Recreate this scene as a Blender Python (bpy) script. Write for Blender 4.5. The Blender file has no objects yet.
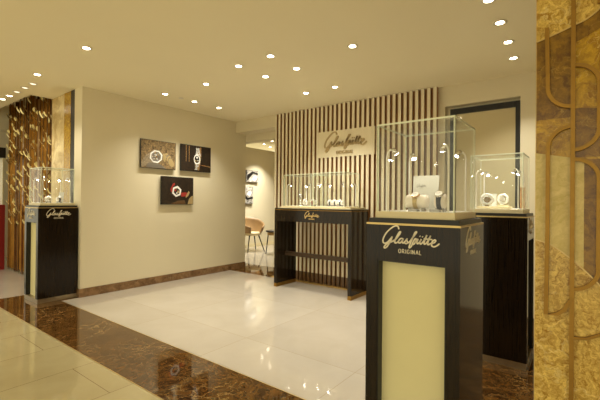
import bpy, bmesh, math, random
from mathutils import Vector, Matrix
random.seed(7)
SC = bpy.context.scene
COL = SC.collection
PI = math.pi
H = 2.593

# ------------------------------------------------------------------ materials
def new_mat(name):
    m = bpy.data.materials.new(name); m.use_nodes = True
    nt = m.node_tree; nt.nodes.clear()
    out = nt.nodes.new('ShaderNodeOutputMaterial')
    return m, nt, out

def principled(nt, out, color=(.5,.5,.5), rough=.5, metal=0., spec=.5, coat=0.):
    b = nt.nodes.new('ShaderNodeBsdfPrincipled')
    b.inputs['Base Color'].default_value = (*color, 1)
    b.inputs['Roughness'].default_value = rough
    b.inputs['Metallic'].default_value = metal
    b.inputs['Specular IOR Level'].default_value = spec
    b.inputs['Coat Weight'].default_value = coat
    b.inputs['Coat Roughness'].default_value = .05
    nt.links.new(b.outputs[0], out.inputs[0])
    return b

def tex_coord(nt, scale=(1,1,1), rot=(0,0,0), loc=(0,0,0)):
    tc = nt.nodes.new('ShaderNodeTexCoord'); mp = nt.nodes.new('ShaderNodeMapping')
    mp.inputs['Scale'].default_value = scale
    mp.inputs['Rotation'].default_value = rot
    mp.inputs['Location'].default_value = loc
    nt.links.new(tc.outputs['Object'], mp.inputs[0])
    return mp

def ramp(nt, src, stops):
    r = nt.nodes.new('ShaderNodeValToRGB')
    while len(r.color_ramp.elements) < len(stops): r.color_ramp.elements.new(.5)
    for e, (p, c) in zip(r.color_ramp.elements, stops):
        e.position = p; e.color = (*c, 1)
    nt.links.new(src, r.inputs[0])
    return r

def noise(nt, vec, scale, detail=4, rough=.5, dist=0.):
    n = nt.nodes.new('ShaderNodeTexNoise')
    n.inputs['Scale'].default_value = scale; n.inputs['Detail'].default_value = detail
    n.inputs['Roughness'].default_value = rough; n.inputs['Distortion'].default_value = dist
    if vec is not None: nt.links.new(vec, n.inputs['Vector'])
    return n

def mixc(nt, fac, a, b, mode='MIX'):
    m = nt.nodes.new('ShaderNodeMix'); m.data_type = 'RGBA'; m.blend_type = mode
    for inp, v in ((m.inputs[0], fac), (m.inputs[6], a), (m.inputs[7], b)):
        if isinstance(v, (int, float)): inp.default_value = v
        elif isinstance(v, tuple): inp.default_value = (*v, 1)
        else: nt.links.new(v, inp)
    return m.outputs[2]

def plain(name, color, rough=.5, metal=0., spec=.5, coat=0., var=.04, vscale=6.):
    """a colour with a faint procedural variation"""
    m, nt, out = new_mat(name)
    b = principled(nt, out, color, rough, metal, spec, coat)
    mp = tex_coord(nt)
    n = noise(nt, mp.outputs[0], vscale, 3)
    dark = tuple(c*(1-var) for c in color); light = tuple(min(1, c*(1+var)) for c in color)
    r = ramp(nt, n.outputs['Fac'], [(.3, dark), (.7, light)])
    nt.links.new(r.outputs[0], b.inputs['Base Color'])
    return m

def emit(name, color, strength):
    m, nt, out = new_mat(name)
    e = nt.nodes.new('ShaderNodeEmission')
    e.inputs[0].default_value = (*color, 1); e.inputs[1].default_value = strength
    nt.links.new(e.outputs[0], out.inputs[0])
    return m

def marble(name, base_lo, base_hi, vein, rough=.07, scale=1., vein_w=.06, vein_amt=.6, cells=5., noise_s=7., metal=0.):
    m, nt, out = new_mat(name)
    b = principled(nt, out, base_lo, rough, metal)
    mp = tex_coord(nt, (scale,)*3)
    warp = noise(nt, mp.outputs[0], 3.2, 5, .6)
    wv = nt.nodes.new('ShaderNodeVectorMath'); wv.operation = 'MULTIPLY_ADD'
    nt.links.new(warp.outputs['Color'], wv.inputs[0]); wv.inputs[1].default_value = (.45,.45,.45)
    nt.links.new(mp.outputs[0], wv.inputs[2])
    v = nt.nodes.new('ShaderNodeTexVoronoi'); v.feature = 'DISTANCE_TO_EDGE'
    v.inputs['Scale'].default_value = cells
    nt.links.new(wv.outputs[0], v.inputs['Vector'])
    n = noise(nt, wv.outputs[0], noise_s, 8, .65, .6)
    n2 = noise(nt, mp.outputs[0], 2.3, 3, .5)
    base = ramp(nt, n.outputs['Fac'], [(.36, base_lo), (.66, base_hi)])
    vr = ramp(nt, v.outputs['Distance'], [(0., (1,1,1)), (vein_w, (0,0,0))])
    mul = nt.nodes.new('ShaderNodeMath'); mul.operation = 'MULTIPLY'
    nt.links.new(vr.outputs[0], mul.inputs[0])
    nr = ramp(nt, n2.outputs['Fac'], [(.42, (0,0,0)), (.62, (vein_amt,)*3)])
    nt.links.new(nr.outputs[0], mul.inputs[1])
    nt.links.new(mixc(nt, mul.outputs[0], base.outputs[0], vein), b.inputs['Base Color'])
    return m

def tile_floor(name, c1, c2, grout, bw, rh, loc, rotz, offset, rough=.07):
    m, nt, out = new_mat(name)
    b = principled(nt, out, c1, rough)
    mp = tex_coord(nt, (1,1,1), (0,0,rotz), loc)
    br = nt.nodes.new('ShaderNodeTexBrick'); br.offset = offset; br.offset_frequency = 2
    nt.links.new(mp.outputs[0], br.inputs['Vector'])
    br.inputs['Scale'].default_value = 1
    br.inputs['Brick Width'].default_value = bw; br.inputs['Row Height'].default_value = rh
    br.inputs['Mortar Size'].default_value = .0022; br.inputs['Mortar Smooth'].default_value = .1
    br.inputs['Color1'].default_value = (0,0,0,1); br.inputs['Color2'].default_value = (1,1,1,1)
    br.inputs['Mortar'].default_value = (.5,.5,.5,1)
    tc = tex_coord(nt)
    n = noise(nt, tc.outputs[0], 2.2, 7, .6, .5)
    r = ramp(nt, n.outputs['Fac'], [(.3, c1), (.7, c2)])
    tone = mixc(nt, .06, r.outputs[0], br.outputs['Color'], 'SOFT_LIGHT')
    nt.links.new(mixc(nt, br.outputs['Fac'], tone, grout), b.inputs['Base Color'])
    rr = ramp(nt, n.outputs['Fac'], [(.3, (rough*.8,)*3), (.7, (rough*1.4,)*3)])
    nt.links.new(rr.outputs[0], b.inputs['Roughness'])
    return m

def wood(name, lo, hi, rough=.38, axis_scale=(60, 60, 2.2), spec=.5):
    m, nt, out = new_mat(name)
    b = principled(nt, out, lo, rough, 0, spec)
    mp = tex_coord(nt, axis_scale)
    n = noise(nt, mp.outputs[0], 2.2, 5, .6)
    r = ramp(nt, n.outputs['Fac'], [(.3, lo), (.75, hi)])
    nt.links.new(r.outputs[0], b.inputs['Base Color'])
    return m

def glass_mat(name, tint=(1,1,1), refl=1.):
    """thin pane: clear transmission plus a Fresnel mirror"""
    m, nt, out = new_mat(name)
    t = nt.nodes.new('ShaderNodeBsdfTransparent'); t.inputs[0].default_value = (*tint, 1)
    g = nt.nodes.new('ShaderNodeBsdfGlossy'); g.inputs['Roughness'].default_value = .01
    f = nt.nodes.new('ShaderNodeLayerWeight'); f.inputs[0].default_value = .5
    pw = nt.nodes.new('ShaderNodeMath'); pw.operation = 'POWER'; pw.inputs[1].default_value = 5
    nt.links.new(f.outputs['Facing'], pw.inputs[0])
    mm = nt.nodes.new('ShaderNodeMath'); mm.operation = 'MULTIPLY_ADD'; mm.inputs[1].default_value = .6*refl; mm.inputs[2].default_value = .022*refl
    nt.links.new(pw.outputs[0], mm.inputs[0])
    mx = nt.nodes.new('ShaderNodeMixShader')
    nt.links.new(mm.outputs[0], mx.inputs[0]); nt.links.new(t.outputs[0], mx.inputs[1]); nt.links.new(g.outputs[0], mx.inputs[2])
    nt.links.new(mx.outputs[0], out.inputs[0])
    return m

M = {}
M['wall'] = plain('cream wall paint', (.74,.66,.46), .75, var=.015, vscale=1.5)
M['ceil'] = plain('ceiling paint', (.91,.83,.59), .85, var=.01, vscale=1.2)
M['floor_in'] = tile_floor('polished cream stone', (.44,.39,.31), (.49,.435,.355), (.36,.30,.21), 1.08, 1.08, (1.3+10.8, -2.36+10.8, 0), 0, 0, .055)
M['floor_aisle'] = tile_floor('polished beige tile', (.40,.33,.17), (.47,.40,.22), (.20,.13,.06), 1.08, .54, (1.08*10-1.0, -3.04+.54*30, 0), PI/2, .5, .06)
M['emperador'] = marble('dark brown marble', (.032,.013,.004), (.155,.070,.016), (.48,.31,.11), .035, 1, .030, .75, 9., 20.)
M['base_marble'] = marble('brown marble baseboard', (.13,.065,.025), (.30,.17,.075), (.55,.38,.2), .15, 1.6, .04, .4)
M['gold_marble'] = marble('golden brown marble', (.24,.11,.004), (.56,.34,.018), (.85,.64,.18), .2, 3.2, .02, .7, 6., 9.)
M['gold_dark'] = marble('deep golden brown marble', (.12,.05,.003), (.31,.165,.010), (.62,.42,.08), .2, 3.2, .02, .6, 6., 9.)
M['gold_pale'] = marble('pale honey marble', (.52,.40,.11), (.70,.56,.22), (.42,.26,.04), .25, 2.6, .02, .4, 6., 9.)
M['gold_streak'] = marble('streaked honey marble', (.30,.15,.008), (.80,.58,.15), (.90,.76,.36), .22, 2.2, .03, .5, 4., 26.)
M['column_stone'] = marble('swirled honey stone', (.42,.26,.06), (.88,.74,.42), (.35,.2,.05), .3, 1.4, .03, .4, 3., 3.)
M['brass'] = plain('brushed brass', (.30,.165,.03), .38, .75, var=.1, vscale=30)
M['brass_line'] = plain('polished brass', (.60,.44,.18), .32, .85, var=.05)
M['champagne'] = plain('champagne lacquer', (.78,.68,.42), .35, 0, var=.03)
M['wood'] = wood('dark brown wood veneer', (.009,.006,.0035), (.022,.013,.006), .13, spec=.30)
M['black'] = plain('black lacquer', (.007,.006,.005), .4, var=.1)
M['panel'] = plain('cream fabric inlay', (.78,.72,.40), .7, var=.02)
M['steel'] = plain('brushed steel plinth', (.42,.34,.22), .28, .8, var=.08, vscale=20)
M['letter'] = plain('cream metal lettering', (.78,.70,.52), .35, .2)
M['honey'] = plain('painted floor reflection', (.62,.40,.13), .2, .3)
M['rail'] = plain('dark bronze rail', (.05,.028,.012), .35, .3)
M['sign_letter'] = plain('champagne lettering with shade', (.50,.37,.18), .35, .2)  # cream letters coloured darker to paint their brown shadows
M['letter_gold'] = plain('gold lettering', (.85,.60,.25), .3, .7)
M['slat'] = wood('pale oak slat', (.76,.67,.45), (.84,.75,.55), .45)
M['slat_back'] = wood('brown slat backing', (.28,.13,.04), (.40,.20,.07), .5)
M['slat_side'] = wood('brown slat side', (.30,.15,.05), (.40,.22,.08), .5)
M['slat_bottom'] = wood('dark slat bottom', (.10,.05,.018), (.15,.08,.03), .35)
M['glass'] = glass_mat('clear case glass', (.985,.99,.975), 1.)
M['glass_edge'] = plain('green glass edge', (.80,.84,.66), .2, var=.03)
M['white'] = plain('white satin', (.85,.83,.78), .45)
M['cushion'] = plain('ivory leather cushion', (.86,.80,.70), .5)
M['silver'] = plain('polished silver', (.80,.78,.74), .2, .9)
M['stalk'] = plain('white lamp stalk', (.92,.90,.82), .35, 0)
M['pewter'] = plain('grey metal', (.35,.33,.30), .35, .8)
M['gold'] = plain('rose gold', (.85,.60,.34), .22, .9)
M['dial'] = plain('white dial', (.88,.86,.80), .3)
M['strap_dark'] = plain('dark leather strap', (.03,.035,.05), .5)
M['strap_tan'] = plain('tan strap', (.55,.42,.2), .4, .5)
M['strap_red'] = plain('red strap', (.35,.03,.02), .5)
M['blue'] = plain('blue enamel', (.12,.16,.42), .35)
M['bronze'] = plain('bronze slat metal', (.25,.115,.016), .28, .8, var=.3, vscale=9)
M['bronze_deep'] = plain('darker bronze slat metal', (.09,.036,.006), .30, .7, var=.25, vscale=9)
M['bronze_glint'] = plain('painted gold glint', (1.,.84,.42), .34, .45, var=.05)  # near-white gold paints the glints on the screen's petals
M['red'] = plain('dark red lacquer', (.24,.012,.008), .4)
M['fascia'] = plain('dark fascia', (.012,.010,.008), .4)
M['tan'] = plain('tan leather upholstery', (.34,.21,.09), .5)
M['cream_leather'] = plain('cream leather pad', (.74,.62,.36), .5)
M['darkmetal'] = plain('dark metal leg', (.03,.02,.012), .4, .3)
M['tabletop'] = plain('golden wood tabletop', (.45,.28,.09), .35)
M['art_grey'] = marble('blurred brown backdrop print', (.05,.03,.012), (.40,.27,.12), (.6,.45,.25), .45, 5, .03, .3)
M['art_dark'] = marble('dark backdrop print', (.006,.004,.002), (.035,.018,.008), (.12,.07,.03), .45, 4, .02, .2)
M['art_stone'] = marble('grey stone print', (.16,.12,.07), (.42,.34,.22), (.6,.5,.35), .45, 8, .03, .3)
M['art_bw'] = marble('black and white print', (.02,.018,.015), (.65,.60,.52), (.9,.85,.75), .45, 7, .08, .8, 4., 2.)
M['screen'] = plain('olive glossy screen', (.60,.51,.30), .06, 0, .8, var=.01)
M['card'] = plain('white card', (.66,.66,.60), .5)
M['lampcan'] = plain('white lamp trim', (.80,.74,.60), .4)
M['downlight'] = emit('warm downlight lens', (1,.86,.62), 26.)
M['led'] = emit('led head', (1,.93,.80), 60.)
M['showcase_glow'] = emit('lit showcase back', (1,.93,.76), .9)

# ------------------------------------------------------------------ mesh helpers
class MB:
    def __init__(s): s.bm = bmesh.new()
    def _face(s, vs, mi):
        try: f = s.bm.faces.new(vs); f.material_index = mi; return f
        except ValueError: return None
    def box(s, x0, x1, y0, y1, z0, z1, mi=0):
        v = [s.bm.verts.new((x, y, z)) for z in (z0, z1) for y in (y0, y1) for x in (x0, x1)]
        for q in ((0,2,3,1),(4,5,7,6),(0,1,5,4),(2,6,7,3),(0,4,6,2),(1,3,7,5)):
            s._face([v[i] for i in q], mi)
        return v
    def prism(s, pts, lo, hi, axis='y', mi=0, mis=None):
        """extrude 2D polygon (a,b) along axis; axis y: (x,z), x: (y,z), z: (x,y)"""
        def P(a, b, c): return {'y': (a, c, b), 'x': (c, a, b), 'z': (a, b, c)}[axis]
        A = [s.bm.verts.new(P(a, b, lo)) for a, b in pts]
        B = [s.bm.verts.new(P(a, b, hi)) for a, b in pts]
        n = len(pts)
        s._face(A, mi); s._face(B[::-1], mi)
        for i in range(n):
            s._face([A[i], B[i], B[(i+1) % n], A[(i+1) % n]], mi if mis is None else mis)
    def cyl(s, p0, p1, r0, r1=None, seg=16, mi=0):
        r1 = r0 if r1 is None else r1
        p0, p1 = Vector(p0), Vector(p1); d = (p1-p0).normalized()
        a = d.orthogonal().normalized(); b = d.cross(a)
        R = [[s.bm.verts.new(p + r*(math.cos(2*PI*i/seg)*a + math.sin(2*PI*i/seg)*b)) for i in range(seg)] for p, r in ((p0, r0), (p1, r1))]
        s._face(R[0][::-1], mi); s._face(R[1], mi)
        for i in range(seg):
            f = s._face([R[0][i], R[0][(i+1) % seg], R[1][(i+1) % seg], R[1][i]], mi)
            if f: f.smooth = True
    def tube(s, pts, r, seg=8, mi=0):
        pts = [Vector(p) for p in pts]; rings = []
        ref = None
        for i, p in enumerate(pts):
            d = (pts[min(i+1, len(pts)-1)] - pts[max(i-1, 0)]).normalized()
            a = d.orthogonal().normalized() if ref is None else (ref - d*ref.dot(d)).normalized()
            ref = a; b = d.cross(a)
            rings.append([s.bm.verts.new(p + r*(math.cos(2*PI*k/seg)*a + math.sin(2*PI*k/seg)*b)) for k in range(seg)])
        for R0, R1 in zip(rings, rings[1:]):
            for k in range(seg):
                f = s._face([R0[k], R0[(k+1) % seg], R1[(k+1) % seg], R1[k]], mi)
                if f: f.smooth = True
        s._face(rings[0][::-1], mi); s._face(rings[-1], mi)
    def lathe(s, prof, c=(0,0,0), seg=24, mi=0, axis='z', caps=True):
        def P(r, z, t):
            a, b = r*math.cos(t), r*math.sin(t)
            v = (a, b, z) if axis == 'z' else ((a, z, b) if axis == 'y' else (z, a, b))
            return (v[0]+c[0], v[1]+c[1], v[2]+c[2])
        R = [[s.bm.verts.new(P(r, z, 2*PI*i/seg)) for i in range(seg)] for r, z in prof]
        for A, B in zip(R, R[1:]):
            for i in range(seg):
                f = s._face([A[i], A[(i+1) % seg], B[(i+1) % seg], B[i]], mi)
                if f: f.smooth = True
        if caps: s._face(R[0][::-1], mi); s._face(R[-1], mi)
    def strokes(s, strokes, org, ux, uz, n, w, t, mi=0, closed=False):
        """ribbon strokes in the plane (ux,uz) through org, standing t proud along n"""
        org, ux, uz, n = map(Vector, (org, ux, uz, n))
        for st in strokes:
            if len(st) < 2: continue
            P = st
            for i in range(len(P)): pass
            L, R = [], []
            for i, (a, b) in enumerate(P):
                p0 = Vector(P[max(i-1, 0)]); p1 = Vector(P[min(i+1, len(P)-1)])
                d = (p1-p0)
                if d.length < 1e-9: d = Vector((1, 0))
                d.normalize(); nn = Vector((-d.y, d.x))*w*.5
                L.append(org + ux*(a+nn.x) + uz*(b+nn.y)); R.append(org + ux*(a-nn.x) + uz*(b-nn.y))
            vl0 = [s.bm.verts.new(p) for p in L]; vr0 = [s.bm.verts.new(p) for p in R]
            vl1 = [s.bm.verts.new(p+n*t) for p in L]; vr1 = [s.bm.verts.new(p+n*t) for p in R]
            for i in range(len(P)-1):
                for q in ((vl1, vr1), (vr0, vl0), (vl0, vl1), (vr1, vr0)):
                    s._face([q[0][i], q[1][i], q[1][i+1], q[0][i+1]], mi)
            for i in (0, -1):
                s._face([vl0[i], vl1[i], vr1[i], vr0[i]], mi)
    def build(s, name, mats, parent=None, loc=None, bevel=0., smooth=False, subsurf=0, solid=0.):
        bmesh.ops.recalc_face_normals(s.bm, faces=s.bm.faces[:])
        me = bpy.data.meshes.new(name); s.bm.to_mesh(me); s.bm.free()
        if not isinstance(mats, (list, tuple)): mats = [mats]
        for m in mats: me.materials.append(m)
        o = bpy.data.objects.new(name, me); COL.objects.link(o)
        if parent: o.parent = parent
        if loc: o.location = loc
        if smooth:
            for p in me.polygons: p.use_smooth = True
        if solid:
            md = o.modifiers.new('solid', 'SOLIDIFY'); md.thickness = solid
        if bevel:
            md = o.modifiers.new('bevel', 'BEVEL'); md.width = bevel; md.segments = 2; md.limit_method = 'ANGLE'
        if subsurf:
            md = o.modifiers.new('sub', 'SUBSURF'); md.levels = md.render_levels = subsurf
        return o

def B(name, mat, x0, x1, y0, y1, z0, z1, parent=None, bevel=0.):
    mb = MB(); mb.box(x0, x1, y0, y1, z0, z1); return mb.build(name, mat, parent, bevel=bevel)
def tag(o, label, cat, group=None, kind=None):
    o['label'] = label; o['category'] = cat
    if group: o['group'] = group
    if kind: o['kind'] = kind
    return o
def struct(o): o['kind'] = 'structure'; return o
def thing(name, label, cat, loc=(0,0,0), rz=0., group=None):
    o = bpy.data.objects.new(name, None); COL.objects.link(o)
    o.location = loc; o.rotation_euler = (0, 0, rz); o.empty_display_size = .05
    return tag(o, label, cat, group)
def dup(root, loc, rz, label, group=None):
    r = root.copy(); COL.objects.link(r); r.location = loc; r.rotation_euler = (0,0,rz); r['label'] = label
    if group: r['group'] = group
    for ch in list(root.children):
        c = ch.copy(); COL.objects.link(c); c.parent = r
        for g in list(ch.children):
            d = g.copy(); COL.objects.link(d); d.parent = c
    return r
def catmull(pts, k=5):
    out = []
    for i in range(len(pts)-1):
        p0, p1, p2, p3 = (Vector(pts[max(i-1,0)]), Vector(pts[i]), Vector(pts[i+1]), Vector(pts[min(i+2, len(pts)-1)]))
        for j in range(k):
            t = j/k
            q = .5*((2*p1) + (p2-p0)*t + (2*p0-5*p1+4*p2-p3)*t*t + (3*p1-p0-3*p2+p3)*t**3)
            out.append((q.x, q.y))
    out.append(tuple(pts[-1])); return out

# ------------------------------------------------------------------ the script logo
SCRIPT = [
 [(155,78),(146,56),(122,54),(90,72),(55,105),(32,145),(30,172),(45,182),(70,170),(95,142),(104,132)],
 [(104,132),(88,168),(62,207),(43,218),(40,207),(62,185),(95,172),(118,158)],
 [(108,168),(132,150),(158,118),(168,98),(158,100),(140,130),(124,162),(128,180),(146,172),(162,155)],
 [(190,150),(172,146),(155,160),(153,176),(166,178),(184,158),(190,148),(180,170),(188,180),(204,166)],
 [(204,166),(220,146),(214,158),(222,172),(212,184),(200,178)],[(212,184),(232,174),(246,158)],
 [(246,158),(272,124),(288,102),(280,100),(264,130),(246,172),(234,205),(236,214),(250,202),(262,172)],
 [(262,172),(276,150),(286,152),(276,178),(262,192)],
 [(276,176),(298,150),(290,172),(296,184),(312,168),(322,150),(312,174),(318,186),(334,172)],
 [(334,172),(350,146),(362,122),(344,166),(344,186),(360,178)],
 [(360,178),(376,150),(388,126),(370,170),(370,190),(390,180)],
 [(340,148),(400,154)],
 [(390,182),(412,176),(424,162),(414,156),(398,172),(396,196),(412,204),(432,196),(450,182)],
 [(311,128),(315,132)],[(329,132),(333,136)]]
LET = {  # cap letters on a 0..1 height
 'O': [[(.0,.5),(.06,.85),(.3,1),(.54,.85),(.6,.5),(.54,.15),(.3,0),(.06,.15),(.0,.5)]],
 'R': [[(0,0),(0,1)],[(0,1),(.35,1),(.5,.78),(.35,.52),(0,.5)],[(.25,.5),(.55,0)]],
 'I': [[(.05,0),(.05,1)]],
 'G': [[(.56,.82),(.3,1),(.06,.82),(0,.5),(.06,.15),(.3,0),(.56,.15),(.58,.45),(.34,.45)]],
 'N': [[(0,0),(0,1)],[(0,1),(.5,0)],[(.5,0),(.5,1)]],
 'A': [[(0,0),(.3,1)],[(.3,1),(.6,0)],[(.12,.36),(.48,.36)]],
 'L': [[(0,1),(0,0)],[(0,0),(.42,0)]]}
ADV = {'O':.82,'R':.76,'I':.34,'G':.82,'N':.74,'A':.78,'L':.5}
def logo(name, mat, parent, org, ux, n, width, bold=1., t=.003):
    """script wordmark plus the capitals underneath, centred on org"""
    mb = MB(); s = width/425.
    S = []
    for st in SCRIPT:
        P = [((x-238)*s, -((y - .065*x) - 135)*s) for x, y in st]
        S.append(catmull(P, 5) if len(P) > 2 else P)
    mb.strokes(S, org, ux, (0,0,1), n, 10.*s*bold, t)
    word = 'ORIGINAL'; h = 29*s; K_ = 1.17; tot = sum(ADV[c] for c in word)*h*K_
    x = -tot/2 + 2*s; Ss = []
    zb = -107*s
    for c in word:
        for st in LET[c]: Ss.append([(x+a*h, zb+b*h) for a, b in st])
        x += ADV[c]*h*K_
    mb.strokes(Ss, org, ux, (0,0,1), n, 4.2*s*bold, t)
    return mb.build(name, mat, parent)

# ------------------------------------------------------------------ the setting
XL, YB = -4.95, 4.60
# floors
struct(B('floor', M['floor_in'], -4.95, -.95, 1.85, 4.49, -.05, 0.))
struct(B('floor_aisle', M['floor_aisle'], -12.2, 4.2, -3.7, 1.318, -.05, 0.))
mb = MB()
mb.box(-5.6, 4.2, 1.318, 1.85, -.05, 0)          # border band along the aisle
mb.box(-5.6, -4.95, 1.85, 4.85, -.05, 0)
mb.box(-.95, 4.2, 1.85, 4.9, -.05, 0)
mb.box(-4.95, -.95, 4.49, 5.17, -.05, 0)         # threshold and strip in front of the slats
mb.box(-12.2, -5.6, 1.318, 1.435, -.05, 0)
struct(mb.build('floor_border', M['emperador']))
struct(B('floor_left', M['floor_in'], -12.2, -5.6, 1.435, 4.85, -.05, 0.))
mb = MB(); mb.box(-7.3, -4.95, 4.85, 5.17, -.05, 0); struct(mb.build('floor_threshold', M['emperador']))
struct(B('floor_alcove', M['floor_in'], -7.3, -2.9, 5.17, 9.1, -.05, 0.))
# thin brass joints between stone and border
mb = MB(); mb.box(-4.95, -.95, 1.846, 1.852, -.01, .0012); mb.box(-12.2, 4.2, 1.315, 1.321, -.01, .0012)
struct(mb.build('trim_1', M['brass_line']))
# ceiling
HR = 2.81
mb = MB(); mb.box(-5.93, 4.2, -3.7, 9.1, H, H+.30); mb.box(-12.2, -5.93, -3.7, 1.81, H, H+.30)
struct(mb.build('ceiling', M['ceil']))
struct(B('ceiling_raised', M['ceil'], -12.2, -5.93, 1.81, 9.1, HR, HR+.10))
# walls
struct(B('wall_left', M['wall'], -5.16, XL, 2.055, 4.85, 0, H))
struct(B('wall_left_far', M['wall'], -9.7, -9.5, 1.85, 9.1, 0, HR))
struct(B('wall_partition', M['wall'], -9.5, -5.93, 4.70, 4.85, 0, HR))
struct(B('wall_partition_near', M['wall'], -5.93, -5.16, 4.70, 4.85, 0, H))
struct(B('wall_header', M['wall'], XL, -4.0, YB, 4.85, 2.40, H))
struct(B('wall_beam', M['wall'], -7.0, -3.0, 4.85, 5.05, 2.275, H))
struct(B('wall_alcove_left', M['wall'], -7.2, -7.0, 4.85, 9.1, 0, H))
struct(B('wall_alcove_back', M['wall'], -7.0, -2.9, 9.0, 9.1, 0, H))
struct(B('wall_alcove_right', M['wall'], -3.1, -2.9, 5.05, 9.0, 0, H))
struct(B('wall_back', M['wall'], -4.0, -1.45, 4.66, 4.85, 0, H))
mb = MB()
mb.box(-1.45, -1.371, 4.64, 4.85, 0, H); mb.box(-1.371, -.584, 4.64, 4.85, 2.352, H)
mb.box(-.584, 1.2, 4.64, 4.85, 0, H); mb.box(-1.371, -.584, 4.64, 4.85, 0, .95); mb.box(-1.371, -.584, 4.74, 4.85, .95, 2.352)
struct(mb.build('wall_back_right', M['wall']))
struct(B('wall_right', M['wall'], 1.2, 1.35, 1.8, 4.85, 0, H))
struct(B('wall_bulkhead', M['wall'], -8.20, -8.05, 1.95, 4.70, 2.387, HR))
# baseboards
mb = MB(); mb.box(XL, XL+.018, 2.055, 4.85, 0, .105); mb.box(-5.16, XL+.018, 2.037, 2.055, 0, .105)
struct(mb.build('baseboard_left', M['base_marble'], bevel=.003))
struct(B('baseboard_alcove', M['champagne'], -7.0, -6.985, 5.05, 9.0, 0, .09))
struct(B('reflection_strip', M['honey'], -4.0, -1.45, 4.49, 4.556, 0, .012))  # strip put in to paint the golden floor reflection under the table
# display screen set into the right-hand back wall
sc = thing('wall_screen', 'large olive tinted glossy wall screen in a black frame, recessed in the back wall', 'screen', (-.959, 4.74, .95))
mb = MB()
for b in ((-.366,-.300,0,1.372),(.322,.366,0,1.372),(-.300,.322,1.306,1.372),(-.300,.322,0,.05)):
    mb.box(b[0], b[1], -.05, 0, b[2], b[3])
mb.build('frame', M['black'], sc, bevel=.003)
B('pane', M['screen'], -.300, .322, -.03, -.004, .05, 1.306, sc)

# column beside the left wall: black slot and marble cladding
B_ = struct(B('trim_2', M['black'], -5.278, -5.162, 2.057, 2.28, 0, H))
col = thing('marble_column', 'honey coloured marble clad column behind the left glass case', 'column', (-5.6, 2.17, 0))
B('cladding', M['gold_marble'], .12, .32, -.115, .11, 0, H-.003, col)
B('cladding', M['column_stone'], -.32, .12, -.10, .11, 0, H-.003, col)['label'] = 'pale cream marble face'

# ------------------------------------------------------------------ slatted back wall panel
SX0, SX1 = -4.0, -1.45
PX0, PX1, PZ0, PZ1 = -3.153, -2.25, 1.838, 2.212
sw = thing('slatted_wall_panel', 'tall back wall panel of pale vertical slats over brown backing with raised logo plate', 'wall panel', (-2.725, 4.64, 0))
ox, oy = 2.725, -4.64
B('backing', M['slat_back'], SX0+ox, SX1+ox, 4.602+oy, 4.66+oy, 0, H-.003, sw)
mb = MB(); mf = MB()
n = 34; pitch = (SX1-SX0-.035)/n
for i in range(n+1):
    x0 = SX0 + i*pitch; x1 = x0 + .039
    spans = [(.15, H-.003)]
    if x0 > PX0-.02 and x1 < PX1+.02: spans = [(.15, PZ0), (PZ1, H-.003)]
    if x0 > PX0-.03 and x0 < PX1:
        spans = [(.15, PZ0), (PZ1, H-.003)]
    for a, b in spans:
        v = mb.box(x0+ox, x1+ox, 4.56+oy, 4.602+oy, a, b)
    mf.box(x0+ox, x1+ox, 4.562+oy, 4.602+oy, 0, .15)
so = mb.build('slats', [M['slat'], M['slat_side']], sw)
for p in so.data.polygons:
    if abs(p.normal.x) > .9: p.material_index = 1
mf.build('slat_bottoms', M['slat_bottom'], sw)  # darker lowest stretch of every slat
# plate with the rounded slot ends around it
B('sign_plate', M['slat'], PX0+ox, PX1+ox, 4.556+oy, 4.602+oy, PZ0, PZ1, sw)['label'] = 'smooth pale sign plate'
logo('raised_logo', M['sign_letter'], sw, (-2.70+ox, 4.556+oy, 2.045), (1,0,0), (0,-1,0), .68, 1.2, .012)['label'] = 'raised champagne script lettering with painted-in shade'

# ------------------------------------------------------------------ pedestals
W = .2145
def make_pedestal(label):
    t = thing('display_pedestal', label, 'pedestal', (0,0,0), 0, 'dark wood display pedestals')
    B('plinth', M['steel'], -W+.004, W-.004, -W+.004, W-.004, 0, .05, t)
    mb = MB()
    mb.box(-W, W, -W+.055, W, .05, 1.096)
    mb.box(-W, -.157, -W, -W+.055, .05, 1.096); mb.box(.157, W, -W, -W+.055, .05, 1.096)
    mb.box(-.157, .157, -W, -W+.055, .93, 1.096)
    mb.build('body', M['wood'], t)
    mb = MB()      # black lining of the recess
    mb.box(-.157, -.152, -W+.004, -W+.052, .05, .93); mb.box(.152, .157, -W+.004, -W+.052, .05, .93); mb.box(-.152, .152, -W+.004, -W+.052, .925, .93)
    mb.build('recess_lining', M['black'], t)
    B('inlay_panel', M['panel'], -.152, .152, -W+.047, -W+.055, .05, .925, t)['label'] = 'cream yellow inlay panel'
    B('brass_line', M['brass_line'], -W-.001, W+.001, -W-.001, W+.001, 1.096, 1.105, t)
    B('shadow_gap', M['black'], -W+.008, W-.008, -W+.008, W-.008, 1.105, 1.126, t)
    logo('logo', M['letter'], t, (0, -W, 1.037), (1,0,0), (0,-1,0), .262, 1.)['label'] = 'cream script lettering on the front'
    logo('logo', M['letter'], t, (W, 0, 1.037), (0,1,0), (1,0,0), .262, 1.)['label'] = 'cream script lettering on the side'
    return t
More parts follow.
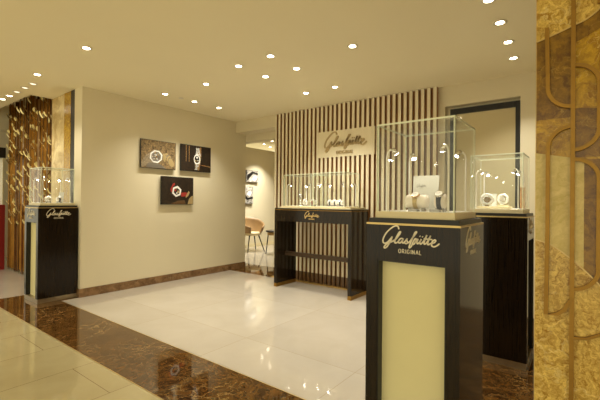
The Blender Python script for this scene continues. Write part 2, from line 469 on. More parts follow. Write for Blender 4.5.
def make_case(label, w, d, ztop=.449, stalks=((-1,-1),(1,-1),(-1,1),(1,1)), base_h=.031, loc=(0,0,1.126)):
    """glass hood on a champagne deck; w,d are half sizes of the hood"""
    t = thing('glass_display_case', label, 'display case', loc, 0, 'glass display cases')
    B('deck', M['champagne'], -w-.004, w+.004, -d-.004, d+.004, 0, base_h, t, .002)
    B('deck_liner', M['white'], -w+.012, w-.012, -d+.012, d-.012, base_h, base_h+.002, t)
    g = .008
    def pane(x0, x1, y0, y1, z0, z1, thin):
        mb = MB(); mb.box(x0, x1, y0, y1, z0, z1)
        o = mb.build('glass_pane', [M['glass'], M['glass_edge']], t)
        for p in o.data.polygons:
            if abs(p.normal[thin]) < .9: p.material_index = 1
    pane(-w, w, -d, -d+g, base_h, ztop-g, 1); pane(-w, w, d-g, d, base_h, ztop-g, 1)
    pane(-w, -w+g, -d+g, d-g, base_h, ztop-g, 0); pane(w-g, w, -d+g, d-g, base_h, ztop-g, 0)
    pane(-w, w, -d, d, ztop-g, ztop, 2)
    for sx, sy in stalks:
        x, y = sx*(w-.035), sy*(d-.035)
        hh = base_h + .292
        mb = MB()
        dx, dy = -sx*.026, -sy*.020
        mb.tube([(x,y,base_h),(x,y,base_h+.06),(x,y,hh-.03),(x+dx*.15,y+dy*.15,hh-.008),(x+dx*.5,y+dy*.5,hh+.006),(x+dx,y+dy,hh+.004)], .0042, 8)
        mb.cyl((x,y,base_h),(x,y,base_h+.004),.011)
        s = mb.build('lamp_stalk', M['stalk'], t)
        mb = MB(); a = Vector((x+dx, y+dy, hh+.004)); dr = Vector((-sx*.45, -sy*.35, -.8)).normalized()
        mb.cyl(a - dr*.010, a + dr*.024, .0095, .0125, 14, 0)
        mb.cyl(a + dr*.0242, a + dr*.0252, .0108, .0108, 14, 1)
        mb.build('lamp_head', [M['silver'], M['led']], s)['label'] = 'lit spot head'
    return t

p0 = make_pedestal('large foreground dark wood pedestal with cream inlay front, lit script logo')
p0.location = (-.6335, 1.8565, 0)
p1 = dup(p0, (-5.2175, 1.8325, 0), 0, 'dark pedestal standing by the end of the left wall')
p2 = dup(p0, (-.5605, 3.3585, 0), PI/2, 'dark pedestal standing at right behind the foreground one')
CW = .1805
c0 = make_case('large glass case on the foreground pedestal with two watches and a white card', CW, CW)
c0.location = (-.6335, 1.8565, 1.126)
c1 = dup(c0, (-5.2175, 1.8325, 1.126), 0, 'glass case on the pedestal by the end of the left wall')
c2 = dup(c0, (-.5605, 3.3585, 1.126), 0, 'glass case with round watch holders at right behind the foreground case')

# case contents -----------------------------------------------------
def watch_roll(name_label, loc, rz, length, r=.034, watch='gold', wl='', group=None):
    """ivory cushion roll on two feet, plus a wristwatch strapped round it"""
    t = thing('watch_cushion', name_label, 'watch cushion', loc, rz, group)
    mb = MB(); L = length/2
    prof = [(r*.55,-L),(r*.9,-L+.004),(r,-L+.012),(r,L-.012),(r*.9,L-.004),(r*.55,L)]
    mb.lathe(prof, (0,0,r+.012), 28, 0, 'x'); mb.build('roll', M['cushion'], t)
    B('foot', M['pewter'], -L*.7,-L*.5,-.02,.02,0,.016, t); B('foot', M['pewter'], L*.5,L*.7,-.02,.02,0,.016, t)
    w = wristwatch(wl, (loc[0], loc[1], loc[2]), rz, r, watch, r+.012)
    return t, w
def wristwatch(label, loc, rz, r, kind, zc):
    w = thing('wristwatch', label, 'watch', loc, rz)
    sm, cm = {'gold': ('strap_tan','gold'), 'dark': ('strap_dark','silver'), 'steel': ('silver','silver'), 'red': ('strap_red','gold')}[kind]
    mb = MB(); N = 36; ro = r+.0035; hw0 = .010
    rings = []
    for i in range(N):
        a = 2*PI*i/N
        # band widens near the case (case sits at angle 125deg: front-top)
        da = abs((a-math.radians(130)+PI) % (2*PI)-PI)
        hw = hw0 + .003*max(0, 1-da/.8)
        rings.append([mb.bm.verts.new((x, math.cos(a)*q, zc+math.sin(a)*q)) for x, q in ((-hw, r+.0003), (-hw, ro), (hw, ro), (hw, r+.0003))])
    for i in range(N):
        A, Bq = rings[i], rings[(i+1) % N]
        for k in range(4): mb._face([A[k], A[(k+1)%4], Bq[(k+1)%4], Bq[k]], 0)
    mb.build('strap', M[sm], w)
    a = math.radians(130); d = Vector((0, math.cos(a), math.sin(a))); c = Vector((0,0,zc)) + d*(r+.003)
    mb = MB(); mb.cyl(c, c+d*.009, .0195, .0185, 28); mb.cyl(c+d*.004+Vector((.019,0,0)), c+d*.004+Vector((.0235,0,0)), .003)
    mb.build('watch_case', M[cm], w, bevel=.001)
    mb = MB(); mb.cyl(c+d*.0091, c+d*.0098, .0165, .0165, 28, 0)
    up = Vector((0, -math.sin(a)*-1, math.cos(a)*-1)); up = Vector((0, math.sin(a), -math.cos(a)))
    e = c+d*.0100
    for ang, ln in ((.6,.010),(-1.2,.013)):
        v = up*math.cos(ang)+Vector((1,0,0))*math.sin(ang); s_ = d.cross(v)*.0007
        vs = [mb.bm.verts.new(p) for p in (e-s_, e+s_, e+s_+v*ln, e-s_+v*ln)]; mb._face(vs, 1)
    mb.build('dial', [M['dial'], M['strap_dark']], w)
    return w
DZ = 1.159
watch_roll('wide ivory cushion roll in the foreground case', (-.660, 1.800, DZ), 0, .108, .034, 'gold', 'rose gold watch with white dial and tan strap on the wide cushion')
watch_roll('narrow ivory cushion roll at right in the foreground case', (-.548, 1.800, DZ), 0, .052, .036, 'dark', 'silver watch on a dark strap at right in the foreground case')
t = thing('brand_card', 'upright white card with small script, leaning behind the two watches', 'card', (-.665, 1.93, DZ))
mb = MB(); mb.prism([(-.066,0),(.062,0),(.070,.180),(-.062,.180)], -.002, .002); mb.build('card', M['card'], t)
logo('card_logo', M['pewter'], t, (-.02, -.002, .128), (1,0,0), (0,-1,0), .05, 1., .0006)
mb = MB(); mb.box(-.03,.03,.002,.03,0,.006); mb.build('card_foot', M['silver'], t)
for i, (x, l) in enumerate(((-.650, 'little silver price plate before the gold watch'), (-.552, 'little silver price plate before the dark strap watch'))):
    mb = MB(); mb.prism([(-.02,0),(.02,0),(.02,.003),(-.02,.012)], -.021, .021, 'x')
    tag(mb.build('price_plate', M['pewter'], None, (x, 1.737, DZ)), l, 'price plate', 'price plates')
# left case
watch_roll('ivory cushion roll nearest the aisle in the left case', (-5.135, 1.765, DZ), PI/2, .07, .030, 'steel', 'steel watch nearest the aisle in the left case')
watch_roll('ivory cushion roll nearest the wall in the left case', (-5.135, 1.880, DZ), PI/2, .06, .030, 'dark', 'dark strap watch nearest the wall in the left case')
t = thing('brand_card', 'slanted white card behind the watches in the left case', 'card', (-5.225, 1.93, DZ), PI/2)
mb = MB(); mb.prism([(-.03,0),(.025,0),(.04,.13),(-.015,.13)], -.002, .002); mb.build('card', M['card'], t)
mb = MB(); mb.box(-.02,.02,.002,.02,0,.006); mb.build('card_foot', M['silver'], t)
# right case: tray and two ring shaped holders
tray = tag(B('display_tray', M['champagne'], -.70, -.47, 3.215, 3.34, DZ, DZ+.018, None, .003), 'low champagne tray under the round holders in the right case', 'tray')
def ring_holder(label, loc, r, rz):
    t = thing('ring_watch_holder', label, 'watch holder', loc, rz)
    mb = MB(); seg = 32; rr = .010
    for i in range(seg):
        pass
    pts = [(math.cos(2*PI*i/seg)*r, 0, r+.012+math.sin(2*PI*i/seg)*r) for i in range(seg+1)]
    mb.tube(pts, rr, 10); mb.build('ring', M['white'], t)
    mb = MB(); mb.box(-.016,.016,-.014,.014,0,.01); mb.build('foot', M['silver'], t)
    mb = MB(); mb.cyl((0,-.016,r+.012),(0,-.008,r+.012), r*.62, r*.58, 28); mb.cyl((0,-.008,r+.012),(0,.0,r+.012), r*.15); mb.build('watch_face', M['silver'], t)
    mb = MB(); mb.box(-r,r,-.003,.003,r+.008,r+.016); mb.build('crossbar', M['silver'], t)
    return t
ring_holder('larger white ring holder lower left on the tray in the right case', (-.635, 3.255, DZ+.018), .040, .3)
ring_holder('smaller raised white ring holder at centre of the right case', (-.545, 3.40, DZ+.03), .034, -.2)
tag(B('riser_block', M['champagne'], -.585, -.505, 3.37, 3.43, DZ, DZ+.03, None, .002), 'small champagne riser block under the smaller ring holder', 'riser')
t = thing('brand_card', 'narrow dark brown card standing at right in the right case', 'card', (-.415, 3.45, DZ), -.3)
mb = MB(); mb.box(-.018,.018,-.004,.004,0,.17); mb.build('card', M['slat_side'], t)
mb = MB(); mb.box(-.016,.016,.004,.02,0,.005); mb.build('card_foot', M['silver'], t)
tag(B('info_card', M['card'], -.705, -.60, 3.44, 3.446, DZ, DZ+.12, None), 'pale info card at the back left of the right case', 'card')

# ------------------------------------------------------------------ table
TX0, TX1, TY0, TY1 = -3.531, -2.290, 4.035, 4.475
tb = thing('display_table', 'wide dark brown console table with open middle before the slatted wall', 'table', ((TX0+TX1)/2, (TY0+TY1)/2, 0))
hx, hy = (TX1-TX0)/2, (TY1-TY0)/2
B('tabletop', M['wood'], -hx, hx, -hy, hy, 1.088, 1.106, tb, .001)
B('brass_line', M['brass'], -hx-.001, hx+.001, -hy-.001, hy+.001, 1.081, 1.088, tb)
mb = MB(); mb.box(-hx, hx, -hy, -hy+.04, .925, 1.081); mb.box(-hx+.048, hx-.048, hy-.03, hy, 1.0, 1.081); mb.build('apron', M['wood'], tb)
for s in (-1, 1):
    a, b = (-hx, -hx+.048) if s < 0 else (hx-.048, hx)
    mb = MB(); mb.box(a, b, -hy+.04, hy, .05, 1.081); mb.box(a, b, -hy, -hy+.04, .05, .925)
    lg = mb.build('side_panel', M['wood'], tb)
    B('foot', M['brass'], a, b, -hy, hy, 0, .05, lg)
B('rail', M['rail'], -hx+.048, hx-.048, -.04, .0, .425, .482, tb)['label'] = 'bronze brown cross rail'
logo('logo', M['letter_gold'], tb, (-2.885-(TX0+TX1)/2, -hy, 1.022), (1,0,0), (0,-1,0), .235, 1.1)['label'] = 'gold script lettering'
TZ = 1.106
tag(B('case_plinth', M['champagne'], -3.46, -2.32, 4.06, 4.46, TZ, TZ+.022, None, .002), 'long champagne plinth board under both glass cases on the table', 'plinth board')
ca = make_case('left glass case on the console table, with red and steel watches', .235, .185, .445, ((-1,-1),(-.2,.6),(1,-1),(1,1)), .012, (-3.165, 4.26, TZ+.022))
cb = make_case('right glass case on the console table, with a row of three watches', .245, .185, .450, ((-1,-1),(1,-1),(-1,1),(1,1)), .012, (-2.655, 4.26, TZ+.022))
TD = TZ+.036
for i, (x, y, L, k, l) in enumerate((
   (-3.13, 4.22, .06, 'steel', 'steel watch left of centre in the left table case'),
   (-3.03, 4.30, .06, 'steel', 'steel watch second from the right in the left table case'),
   (-2.965, 4.18, .05, 'red', 'gold watch with a red strap in the left table case'),
   (-2.74, 4.26, .07, 'dark', 'leftmost of the three dark strap watches in the right table case'),
   (-2.66, 4.26, .07, 'dark', 'middle one of the three dark strap watches in the right table case'),
   (-2.58, 4.26, .07, 'dark', 'rightmost of the three dark strap watches in the right table case'))):
    cl = l.replace('steel watch', 'ivory cushion under the steel watch').replace('gold watch with a red strap', 'ivory cushion under the red strap watch').replace('of the three dark strap watches', 'of the three ivory cushions') if 'three' not in l else l.replace('of the three dark strap watches', 'of the three ivory cushions')
    watch_roll(cl, (x, y, TD), .1, L, .034, k, l, 'watch cushions on the table')
t = thing('watch_stand', 'tall silver stand with a tilted watch in the left table case', 'watch stand', (-3.25, 4.27, TD))
mb = MB(); mb.cyl((0,0,0),(0,0,.008),.03); mb.cyl((0,0,.008),(0,0,.12),.005); mb.cyl((-.01,-.012,.13),(.01,.008,.15),.026,.024,20); mb.build('stand', M['silver'], t)
mb = MB(); mb.cyl((-.012,-.014,.1285),(-.0115,-.0135,.129),.02); mb.build('dial', M['strap_dark'], t)

# ------------------------------------------------------------------ pictures on the left wall
def picture(label, y0, y1, z0, z1, bg, X=XL+.022, group='watch pictures on the left wall'):
    t = thing('wall_picture', label, 'picture', (X, (y0+y1)/2, (z0+z1)/2), PI/2, group)
    w, h = (y1-y0)/2, (z1-z0)/2
    # local: x runs along the wall (+Y world), front faces local -Y (= +X world)
    B('board', M['black'], -w, w, -.022, .0, -h, h, t)
    B('hanger', M['pewter'], -.05, .05, .0, .0225, -.02, .06, t)
    B('print', bg, -w+.006, w-.006, -.0235, -.0225, -h+.006, h-.006, t)
    return t, w, h
def ngon(r, n, rx=1., ry=1., rot=0., c=(0,0)):
    out = []
    for i in range(n):
        a = 2*PI*i/n; x, y = r*rx*math.cos(a), r*ry*math.sin(a)
        out.append((c[0]+x*math.cos(rot)-y*math.sin(rot), c[1]+x*math.sin(rot)+y*math.cos(rot)))
    return out
def ring(mb, r0, r1, n, y0, y1, rot=0., c=(0,0), rx=1., ry=1., mi=0):
    A, Bq = ngon(r0, n, rx, ry, rot, c), ngon(r1, n, rx, ry, rot, c)
    for i in range(n):
        j = (i+1) % n
        mb.prism([A[i], A[j], Bq[j], Bq[i]], y0, y1, 'y', mi)
YF = -.0236
t, w, h = picture('brown picture of a square silver watch, upper left of three on the wall', 2.80, 3.355, 1.652, 2.054, M['art_grey'])
mb = MB()
cx, cz = -.045, -.03
mb.prism([(-.27,-.12),(-.20,-.02),(-.12,.03),(-.09,-.09),(-.12,-.15),(-.27,-.19)], YF-.0006, YF, 'y', 2)
mb.prism([(-.10,-.10),(.03,-.14),(.12,-.19),(-.20,-.19),(-.17,-.13)], YF-.0008, YF-.0002, 'y', 5)
ring(mb, .078, .098, 8, YF-.0016, YF, .30, (cx,cz), 1.05, .95, 0)
ring(mb, .100, .108, 8, YF-.0010, YF, .30, (cx,cz), 1.05, .95, 2)
mb.prism(ngon(.080, 8, 1.05, .95, .30, (cx,cz)), YF-.0008, YF, 'y', 5)
pr = random.Random(5)
for k in range(26):
    a, q = pr.uniform(0, 2*PI), pr.uniform(.005, .062)
    mb.prism(ngon(pr.uniform(.005,.013), 7, 1, 1, 0, (cx+q*math.cos(a), cz+q*math.sin(a))), YF-.0012-.0001*k/26, YF-.0008, 'y', pr.choice((0,2,3,4,1,5,2,0)))
mb.prism([(.065,.02),(.085,.03),(.12,-.02),(.10,-.10),(.07,-.07)], YF-.0006, YF, 'y', 1)
for k in range(5):
    mb.prism(ngon(.02+.008*k, 12, 1.3, .8, .5*k, (.12+.02*k, .02-.03*k)), YF-.0003-.00005*k, YF, 'y', (1,2)[k % 2])
mb.build('watch_motif', [M['dial'], M['strap_tan'], M['art_stone'], M['blue'], M['gold'], M['pewter']], t)
t, w, h = picture('dark picture of a silver bracelet watch, upper right of three on the wall', 3.443, 4.013, 1.656, 2.062, M['art_dark'])
mb = MB()
for x in (-.19, -.135):
    mb.prism([(x-.008,.19),(x+.008,.19),(x+.006,-.06),(x-.004,-.06)], YF-.0006, YF, 'y', 1)
mb.prism([(.10,-.09),(.277,-.105),(.277,-.12),(.09,-.10)], YF-.0006, YF, 'y', 1)
mb.prism([(.045,.14),(.075,.19),(.09,.19),(.095,.05),(.06,-.17),(.03,-.19)], YF-.0005, YF, 'y', 1)
pr = random.Random(8)
for k in range(19):          # bracelet links, wide at the case
    z = .155-.0185*k; wd = .030 + .034*math.exp(-((z+.01)/.085)**2)
    xo = .012+.02*math.sin(k*.17+.6)
    for q in range(4):
        a = -wd + q*wd/2; mb.prism([(xo+a+.002, z), (xo+a+wd/2-.002, z+.003), (xo+a+wd/2-.002, z+.0165), (xo+a+.002, z+.0135)], YF-.0009, YF, 'y', pr.choice((0,0,2,0,4)))
ring(mb, .048, .064, 16, YF-.0016, YF-.0009, 0, (.01,-.01), .95, 1.2, 0)
mb.prism(ngon(.050, 16, .95, 1.2, 0, (.01,-.01)), YF-.0014, YF-.0009, 'y', 3)
for x, z, r, mi in ((.012,.018,.016,0),(-.012,-.03,.012,4),(.030,-.025,.010,0),(.012,-.045,.008,1)):
    mb.prism(ngon(r, 10, 1, 1, 0, (x, z)), YF-.002, YF-.0014, 'y', mi)
mb.build('watch_motif', [M['dial'], M['gold'], M['silver'], M['black'], M['strap_tan']], t)
t, w, h = picture('dark picture of a watch on a red strap, lowest of three on the wall', 3.120, 3.677, 1.140, 1.553, M['art_dark'])
mb = MB()
mb.prism([(-.13,.02),(-.09,.10),(-.06,.12),(-.05,.09),(-.09,.05),(-.10,-.02),(-.12,-.02)], YF-.0006, YF, 'y', 1)
mb.prism([(.05,-.03),(.13,-.02),(.17,-.03),(.14,-.08),(.06,-.09)], YF-.0006, YF, 'y', 1)
mb.prism([(.17,-.03),(.19,.0),(.21,-.02),(.19,-.07),(.14,-.11),(.14,-.08)], YF-.0006, YF, 'y', 4)
ring(mb, .055, .085, 6, YF-.0012, YF, .35, (-.02,-.01), 1, 1, 0)
mb.prism(ngon(.057, 12, 1, 1, .3, (-.02,-.01)), YF-.0008, YF, 'y', 2)
for x, z, r, mi in ((-.045,.005,.018,1),(.005,-.015,.02,4),(-.02,-.035,.013,0),(-.02,.03,.01,3)):
    mb.prism(ngon(r, 10, 1, 1, 0, (x, z)), YF-.0014, YF-.0008, 'y', mi)
mb.prism([(.272,-.07),(.24,-.08),(.20,-.12),(.175,-.20),(.272,-.20)], YF-.0006, YF, 'y', 4)
mb.prism([(-.13,-.2),(.0,-.15),(.12,-.14),(.14,-.2)], YF-.0004, YF, 'y', 5)
mb.build('watch_motif', [M['dial'], M['strap_red'], M['black'], M['silver'], M['strap_tan'], M['slat_bottom']], t)
# alcove pictures
for lab, y0, y1, z0, z1, fl in (('black and white picture nearer the ceiling in the far alcove', 6.84, 7.28, 1.692, 2.0, 1), ('black and white picture lower down in the far alcove', 6.66, 7.095, 1.13, 1.58, -1)):
    t, w, h = picture(lab, y0, y1, z0, z1, M['art_bw'], -7.0+.022, 'alcove pictures')
    mb = MB()
    mb.prism([(-.2,-.14*fl),(-.2,.02*fl),(.0,.13*fl),(.2,.09*fl),(.2,.04*fl),(.02,.07*fl)], YF-.0005, YF, 'y', 0)
    mb.prism(ngon(.07, 14, 1.2, .8, .4, (.08,-.05*fl)), YF-.0008, YF, 'y', 1)
    mb.build('watch_motif', [M['black'], M['dial']], t)

# ------------------------------------------------------------------ twisted gold slat screen at the left
scr = thing('twisted_slat_screen', 'tall bronze screen of twisted vertical metal slats at the far left', 'screen', (-6.95, 2.11, 0))
rnd = random.Random(3)
ns = 24
for i in range(ns):
    x = -5.985 + i*(-7.85+5.985)/(ns-1) + 6.95
    yo = .018 if i % 2 else -.018
    zt = HR-.003 - (0 if i % 3 else rnd.uniform(.05, .16)); zbot = .012 + rnd.uniform(0, .05)
    mb = MB(); hw = .040; th = .003
    # petals are pressed out of the slat: the slat itself carries the bend
    ang = rnd.uniform(.45, .75) if i % 2 else rnd.uniform(-.35, .1)
    c_, s_ = math.cos(ang), math.sin(ang)
    def P(u, v, z): return (x+u*c_-v*s_, yo+u*s_+v*c_, z)
    V = [mb.bm.verts.new(P(u, v, z)) for z in (zbot, zt) for u, v in ((-hw,-th),(hw,-th),(hw,th),(-hw,th))]
    for q in ((0,1,2,3),(7,6,5,4),(0,4,5,1),(1,5,6,2),(2,6,7,3),(3,7,4,0)): mb._face([V[k] for k in q], 0)
    z = .75 + rnd.uniform(0, .25)
    while z < zt-.14:
        sd = rnd.choice((-1, 1)); lean = rnd.uniform(.3, .9)*sd; ln = rnd.uniform(.06, .10); w0 = rnd.uniform(.010, .020)
        u0 = rnd.uniform(-.012, .012)
        rows = []
        for k in range(7):
            t_ = k/6; wd = w0*math.sin(PI*min(1, .12+t_*.88))**.8 if k < 6 else .0015
            out = -th - .002 - .040*math.sin(PI*.5*t_); du = u0 + lean*.022*math.sin(PI*t_) + lean*.012*t_
            rows.append((mb.bm.verts.new(P(du-wd, out+.008*sd, z+ln*t_)), mb.bm.verts.new(P(du+wd, out-.008*sd, z+ln*t_))))
        for a, b in zip(rows, rows[1:]): mb._face([a[0], a[1], b[1], b[0]], 1)
        z += rnd.uniform(.14, .36)
    mb.build('twisted_slat', [(M['bronze'], M['bronze_deep'], M['bronze'])[i % 3], M['bronze_glint']], scr)

# cabinet far left
cab = thing('shop_cabinet', 'red based shop cabinet with lit glass upper part at the far left edge', 'cabinet', (-8.2, 1.77, 0))
B('cabinet_base', M['red'], -.3, .3, -.30, .30, 0, 1.10, cab, .004)['label'] = 'dark red lacquered base'
B('fascia', M['fascia'], -.3, .3, -.30, .30, 1.90, 2.07, cab)['label'] = 'black top fascia'
B('lit_back', M['showcase_glow'], -.29, -.27, -.29, .29, 1.10, 1.90, cab)
B('interior_panel', M['champagne'], -.26, .26, .270, .285, 1.10, 1.90, cab)
for a in ((.294,.3,-.3,.3),(-.26,.294,-.3,-.294)):
    B('glass_pane', M['glass'], a[0], a[1], a[2], a[3], 1.10, 1.90, cab)

# ------------------------------------------------------------------ alcove chair and side table
ch = thing('tub_chair', 'tan leather tub chair with splayed dark legs in the far alcove', 'chair', (-6.45, 6.55, 0), math.radians(-20))
mb = MB(); seg = 26
rows = []
for j in range(7):
    v = j/6; row = []
    for i in range(seg+1):
        th = math.radians(-150 + 300*i/seg)  # 0 = back (local -x)
        back = (1+math.cos(th))/2
        hgt = .05 + (.12 + .24*back)*v
        r = .20 + .10*math.sin(v*PI/2)
        row.append(mb.bm.verts.new((-r*math.cos(th)*1.0, r*math.sin(th)*1.02, .40+hgt-.05*(1-v))))
    rows.append(row)
for A, Bq in zip(rows, rows[1:]):
    for i in range(seg): mb._face([A[i], A[i+1], Bq[i+1], Bq[i]], 0)
o = mb.build('shell', M['tan'], ch, smooth=True, solid=.03)
mb = MB(); mb.lathe([(.02,.37),(.16,.375),(.225,.40),(.235,.43),(.22,.455),(.02,.465)], (0,0,0), 28); mb.build('seat', M['cream_leather'], ch, smooth=True)
for sx in (-1, 1):
    for sy in (-1, 1):
        mb = MB(); mb.cyl((sx*.12, sy*.12, .385), (sx*.24, sy*.22, 0), .016, .010, 12); mb.build('leg', M['darkmetal'], ch)
st = thing('side_table', 'small round side table with dark legs beside the alcove chair', 'table', (-5.72, 6.55, 0))
mb = MB(); mb.lathe([(.01,.50),(.20,.50),(.21,.51),(.21,.525),(.20,.535),(.01,.535)], (0,0,0), 30); mb.build('tabletop', M['darkmetal'], st)
mb = MB(); mb.lathe([(.15,.43),(.17,.43),(.17,.499),(.15,.499)], (0,0,0), 30, 0, 'z', False); mb.build('rim', M['tabletop'], st)
for k in range(4):
    a = PI/4 + k*PI/2; mb = MB(); mb.cyl((.15*math.cos(a), .15*math.sin(a), .43), (.20*math.cos(a), .20*math.sin(a), 0), .013, .011, 10); mb.build('leg', M['darkmetal'], st)

# ------------------------------------------------------------------ gold marble panel in the right foreground
PY = 1.60; PL = -.151; PR = .90
pan = thing('marble_partition', 'tall golden marble partition with curved brass inlay at the right edge', 'partition', (PL, PY, 0))
def L(x): return x - PL
B('core', M['gold_marble'], 0, PR-PL, .0, .20, 0, H-.003, pan)
B('edge_trim', M['brass_line'], -.002, 0, -.004, .20, 0, H-.003, pan)['label'] = 'polished brass edge'
def arc(cx, cz, r, a0, a1, n=24, ry=None):
    ry = r if ry is None else ry
    return [(cx+r*math.cos(math.radians(a0+(a1-a0)*i/n)), cz+ry*math.sin(math.radians(a0+(a1-a0)*i/n))) for i in range(n+1)]
e = PR-PL
# dark field over the middle of the slab
dk = [(0,1.782),(.044,1.793),(.104,1.812),(.145,1.826),(.181,1.857),(.20,1.90),(.21,1.96),(e,1.96),(e,1.40),(.139,1.36),(.139,1.37),(.0,1.385)]
mb = MB(); mb.prism([(0,1.50),(0,1.782),(.044,1.793),(.104,1.812),(.108,1.812),(.108,1.50)], -.0015, 0); mb.build('cladding', M['gold_dark'], pan)
mb = MB(); mb.prism([(.112,1.754),(.178,1.786),(.30,1.87),(.30,2.0),(.225,2.0),(.205,1.92),(.181,1.857),(.145,1.826),(.112,1.812)], -.0015, 0); mb.build('cladding', M['gold_dark'], pan)
mb = MB(); mb.prism([(.112,1.36),(.112,1.53),(.18,1.52),(e,1.50),(e,1.35)], -.0015, 0); mb.build('cladding', M['gold_dark'], pan)
mb = MB(); mb.prism([(.139,.985),(.139,1.352),(e,1.352),(e,.6),(.184,.925)], -.0018, 0); mb.build('cladding', M['gold_dark'], pan)
# pale disc at the top and the pale block in the middle
mb = MB(); mb.prism([(0,1.782),(.044,1.793),(.104,1.812),(.145,1.826),(.181,1.857),(.205,1.92),(.225,2.0),(.25,2.2),(.18,2.35),(0,2.40)], -.003, 0); mb.build('cladding', M['gold_streak'], pan)
mb = MB(); mb.prism([(0,1.071),(.02,1.064),(.048,1.055),(.108,1.009),(.139,.985),(.139,1.352),(0,1.382)], -.0025, 0); mb.build('cladding', M['gold_pale'], pan)
# large streaked circle, lower
Cx, Cz, R = -.04, .66, .415
circ = [(0,1.071),(.02,1.064),(.048,1.055),(.108,1.009),(.145,.973),(.185,.928),(.23,.86),(.27,.77),(.29,.66),(.27,.52),(.22,.42),(.12,.33),(0,.29)]
mb = MB(); mb.prism(circ, -.004, 0); mb.build('cladding', M['gold_streak'], pan)
# brass seams that follow the stone edges
mb = MB(); mb.strokes([catmull([(0,1.071),(.048,1.055),(.108,1.009),(.145,.973),(.185,.928),(.23,.86),(.27,.77),(.29,.66)], 6)], (0,-.004,0), (1,0,0), (0,0,1), (0,-1,0), .004, .003)
mb.strokes([catmull([(0,1.782),(.044,1.793),(.104,1.812),(.145,1.826),(.181,1.857),(.205,1.92),(.225,2.0)], 6)], (0,-.003,0), (1,0,0), (0,0,1), (0,-1,0), .005, .004)
mb.build('brass_seam', M['brass_line'], pan)
# raised brass inlay bars
lx, mx, rx = L(-.1145), L(-.0435), L(.0265)
def bar(path, w=.0125, t=.012):
    mb = MB(); mb.strokes([path], (0,-.004,0), (1,0,0), (0,0,1), (0,-1,0), w, t)
    return mb.build('inlay_bar', M['brass'], pan)
r_ = mx-lx
bar([(mx, 0), (mx, H-.003)], .0130, .014)
bar([(lx-.005,1.822), (lx-.001,1.607)] + arc(mx, 1.607, r_+.001, 180, 270))
bar([(rx, 1.865), (rx, 2.4)], .012)
bar([(mx, 1.676)] + arc(mx, 1.602, r_, 90, 0, 24, .072) + [(rx, 1.455)] + arc(mx, 1.455, r_, 0, -90, 24, .070))
bar(arc(mx, 1.285, r_, 90, 0, 24, .068) + [(rx, .985)] + arc(mx, .985, r_, 0, -90, 24, .074))
bar(arc(mx, 1.397, r_, 90, 180, 24, .070) + [(lx, 1.107), (lx-.003, .812), (lx+.03,.818), (lx+.05,.835), (mx-.004,.872)])
bar([(mx,.745),(mx+.04,.750),(mx+.075,.770),(mx+.12,.82),(mx+.14,.9)], .009)

# ------------------------------------------------------------------ ceiling downlights
WARM = (1., .955, .83)
LN = 0
def downlight_proto():
    t = thing('ceiling_downlight', '', 'ceiling light', (0,0,H), 0, 'recessed ceiling downlights')
    mb = MB(); mb.lathe([(.050,-.0005),(.050,-.004),(.038,-.006),(.030,-.003),(.030,-.0005)], (0,0,0), 28, 0, 'z', False); mb.build('trim_ring', M['lampcan'], t)
    mb = MB(); mb.cyl((0,0,-.0035),(0,0,-.0008),.028,.028,24); mb.build('lens', M['downlight'], t)
    return t
DL = downlight_proto(); first = [True]
def spot(x, y, power, size=105, blend=.7, z=H-.02, aim=None):
    ld = bpy.data.lights.new('downlight_or_fill_beam', 'SPOT'); ld.energy = power; ld.color = WARM
    ld.spot_size = math.radians(size); ld.spot_blend = blend; ld.shadow_soft_size = .035
    o = bpy.data.objects.new('downlight_or_fill_beam', ld); COL.objects.link(o); o.location = (x, y, z)
    if aim: o.rotation_euler = (Vector(aim)-Vector((x,y,z))).to_track_quat('-Z', 'Y').to_euler()
    return o
M['downlight_dim'] = emit('dim downlight lens', (1,.86,.6), 1.6)
def downlight(x, y, label, power=40, size=105, aim=None):
    if first[0]:
        first[0] = False; DL.location = (x, y, H); DL['label'] = label
    else:
        r = dup(DL, (x, y, H), 0, label)
        if 'before the bronze screen' in label:      # these three burn low
            for c in r.children:
                if c.name.startswith('lens'): c.data = c.data.copy(); c.data.materials[0] = M['downlight_dim']
    spot(x, y, power, size, aim=aim)
P = 27.
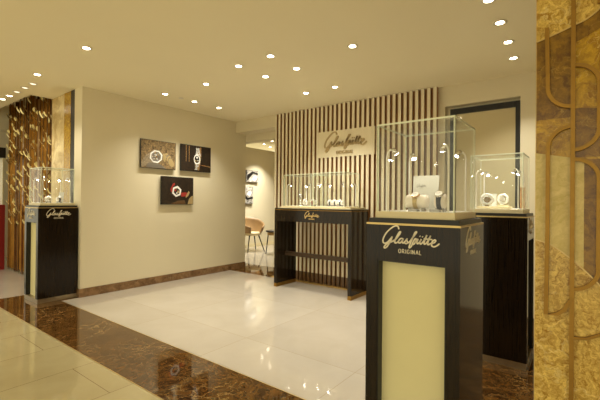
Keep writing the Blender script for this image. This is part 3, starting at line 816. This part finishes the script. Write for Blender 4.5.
for x, y, lab, pw in (
  (-3.672,1.556,'ceiling downlight alone over the marble border, left of picture centre',.2),
  (-2.876,2.701,'ceiling downlight, front left of the central group of four',.9),
  (-2.429,2.695,'ceiling downlight, front right of the central group of four',.9),
  (-2.873,3.107,'ceiling downlight, rear left of the central group of four',1.4),
  (-2.436,3.110,'ceiling downlight, rear right of the central group of four',1.4),
  (-1.681,2.953,'ceiling downlight between the central four and the right-hand row',1.2),
  (-2.885,3.885,'ceiling downlight, left one of the pair before the slatted wall',1.5),
  (-2.449,3.886,'ceiling downlight, right one of the pair before the slatted wall',1.7),
  (-.551,2.829,'ceiling downlight nearest the top edge in the right-hand row',1.5),
  (-.548,3.235,'ceiling downlight second from the top in the right-hand row',1.5),
  (-.558,3.667,'ceiling downlight third from the top in the right-hand row',1.5),
  (-.577,4.102,'ceiling downlight nearest the back wall in the right-hand row',1.5),
  (-3.635,2.891,'ceiling downlight between the left wall and the central four',.4),
  (-4.412,2.848,'ceiling downlight nearest the aisle in the row along the left wall',.75),
  (-4.407,3.308,'ceiling downlight in the middle of the row along the left wall',1.5),
  (-4.400,3.744,'ceiling downlight nearest the header in the row along the left wall',1.5),
  (-4.899,1.563,'ceiling downlight above the left pedestal',1),
  (-6.216,1.661,'larger bright ceiling downlight second from the left edge',1),
  (-6.503,1.658,'ceiling downlight nearest the left edge of the photo',1),
  (-5.909,1.658,'ceiling downlight third from the left edge before the bronze screen',.3),
  (-5.608,1.656,'ceiling downlight fourth from the left edge before the bronze screen',.3),
  (-5.339,1.658,'ceiling downlight fifth from the left edge before the bronze screen',.3),
  (-6.281,6.762,'ceiling downlight at left in the far alcove',4.5),
  (-5.815,6.529,'ceiling downlight at right in the far alcove',4.5),
  (-6.499,7.223,'ceiling downlight rearmost in the far alcove',4.5)):
    downlight(x, y, lab, P*pw)
# small smoke-detector-like lamp in the left row, unlit
t = thing('ceiling_sensor', 'small dim round ceiling fitting between the downlights of the left row', 'ceiling fitting', (-4.408, 3.088, H))
mb = MB(); mb.lathe([(.010,-.010),(.030,-.008),(.034,-.0005)], (0,0,0), 24); mb.build('body', M['lampcan'], t)
# unseen fill spots added behind the camera for frontal light
for x in (-10, -7.6, -5.2, -2.8, -.4, 2.0):
    spot(x, -2.7, 120, 150, .9)
    spot(x, -.5, 16, 130, .9)

# small accent light inside each case (the stalk heads)
for (x, y, z, e_) in ((-.6335,1.8565,1.44,1.0),(-5.2175,1.8325,1.44,1.2),(-.5605,3.3585,1.44,1.2),(-3.165,4.26,1.42,1.2),(-2.655,4.26,1.42,1.2)):
    for sx in (-1, 1):
        ld = bpy.data.lights.new('stalk_beam', 'SPOT'); ld.energy = e_*.35; ld.color = (1,.92,.78); ld.spot_size = math.radians(100); ld.shadow_soft_size = .01
        o = bpy.data.objects.new('stalk_beam', ld); COL.objects.link(o); o.location = (x+sx*.10, y-.08, z-.04)
        o.rotation_euler = (Vector((x, y, 1.16))-o.location).to_track_quat('-Z', 'Y').to_euler()

# ------------------------------------------------------------------ world, camera
w = bpy.data.worlds.new('world'); SC.world = w; w.use_nodes = True
w.node_tree.nodes['Background'].inputs[0].default_value = (1., .90, .62, 1); w.node_tree.nodes['Background'].inputs[1].default_value = 1.15

cd = bpy.data.cameras.new('camera'); cam = bpy.data.objects.new('camera', cd); COL.objects.link(cam)
cd.sensor_fit = 'HORIZONTAL'; cd.sensor_width = 36; cd.lens = 377.839/600*36; cd.clip_start = .02
yaw, pit, rol = math.radians(37.363), math.radians(.241), math.radians(.523)
fw = Vector((-math.sin(yaw)*math.cos(pit), math.cos(yaw)*math.cos(pit), math.sin(pit)))
rt = Vector((math.cos(yaw), math.sin(yaw), 0)); up = rt.cross(fw)
# the photo leans: its horizon falls to the right
r2 = rt*math.cos(rol) + up*math.sin(rol); u2 = up*math.cos(rol) - rt*math.sin(rol)
cam.matrix_world = Matrix(((r2.x,u2.x,-fw.x,0),(r2.y,u2.y,-fw.y,0),(r2.z,u2.z,-fw.z,1.2),(0,0,0,1)))
SC.camera = cam
SC.view_settings.view_transform = 'Standard'; SC.view_settings.look = 'None'
SC.view_settings.gamma = 1; SC.view_settings.use_curve_mapping = False
SC.view_settings.exposure = 0.21
SC.cycles.max_bounces = 10; SC.cycles.transparent_max_bounces = 24
SC.cycles.sample_clamp_indirect = 8
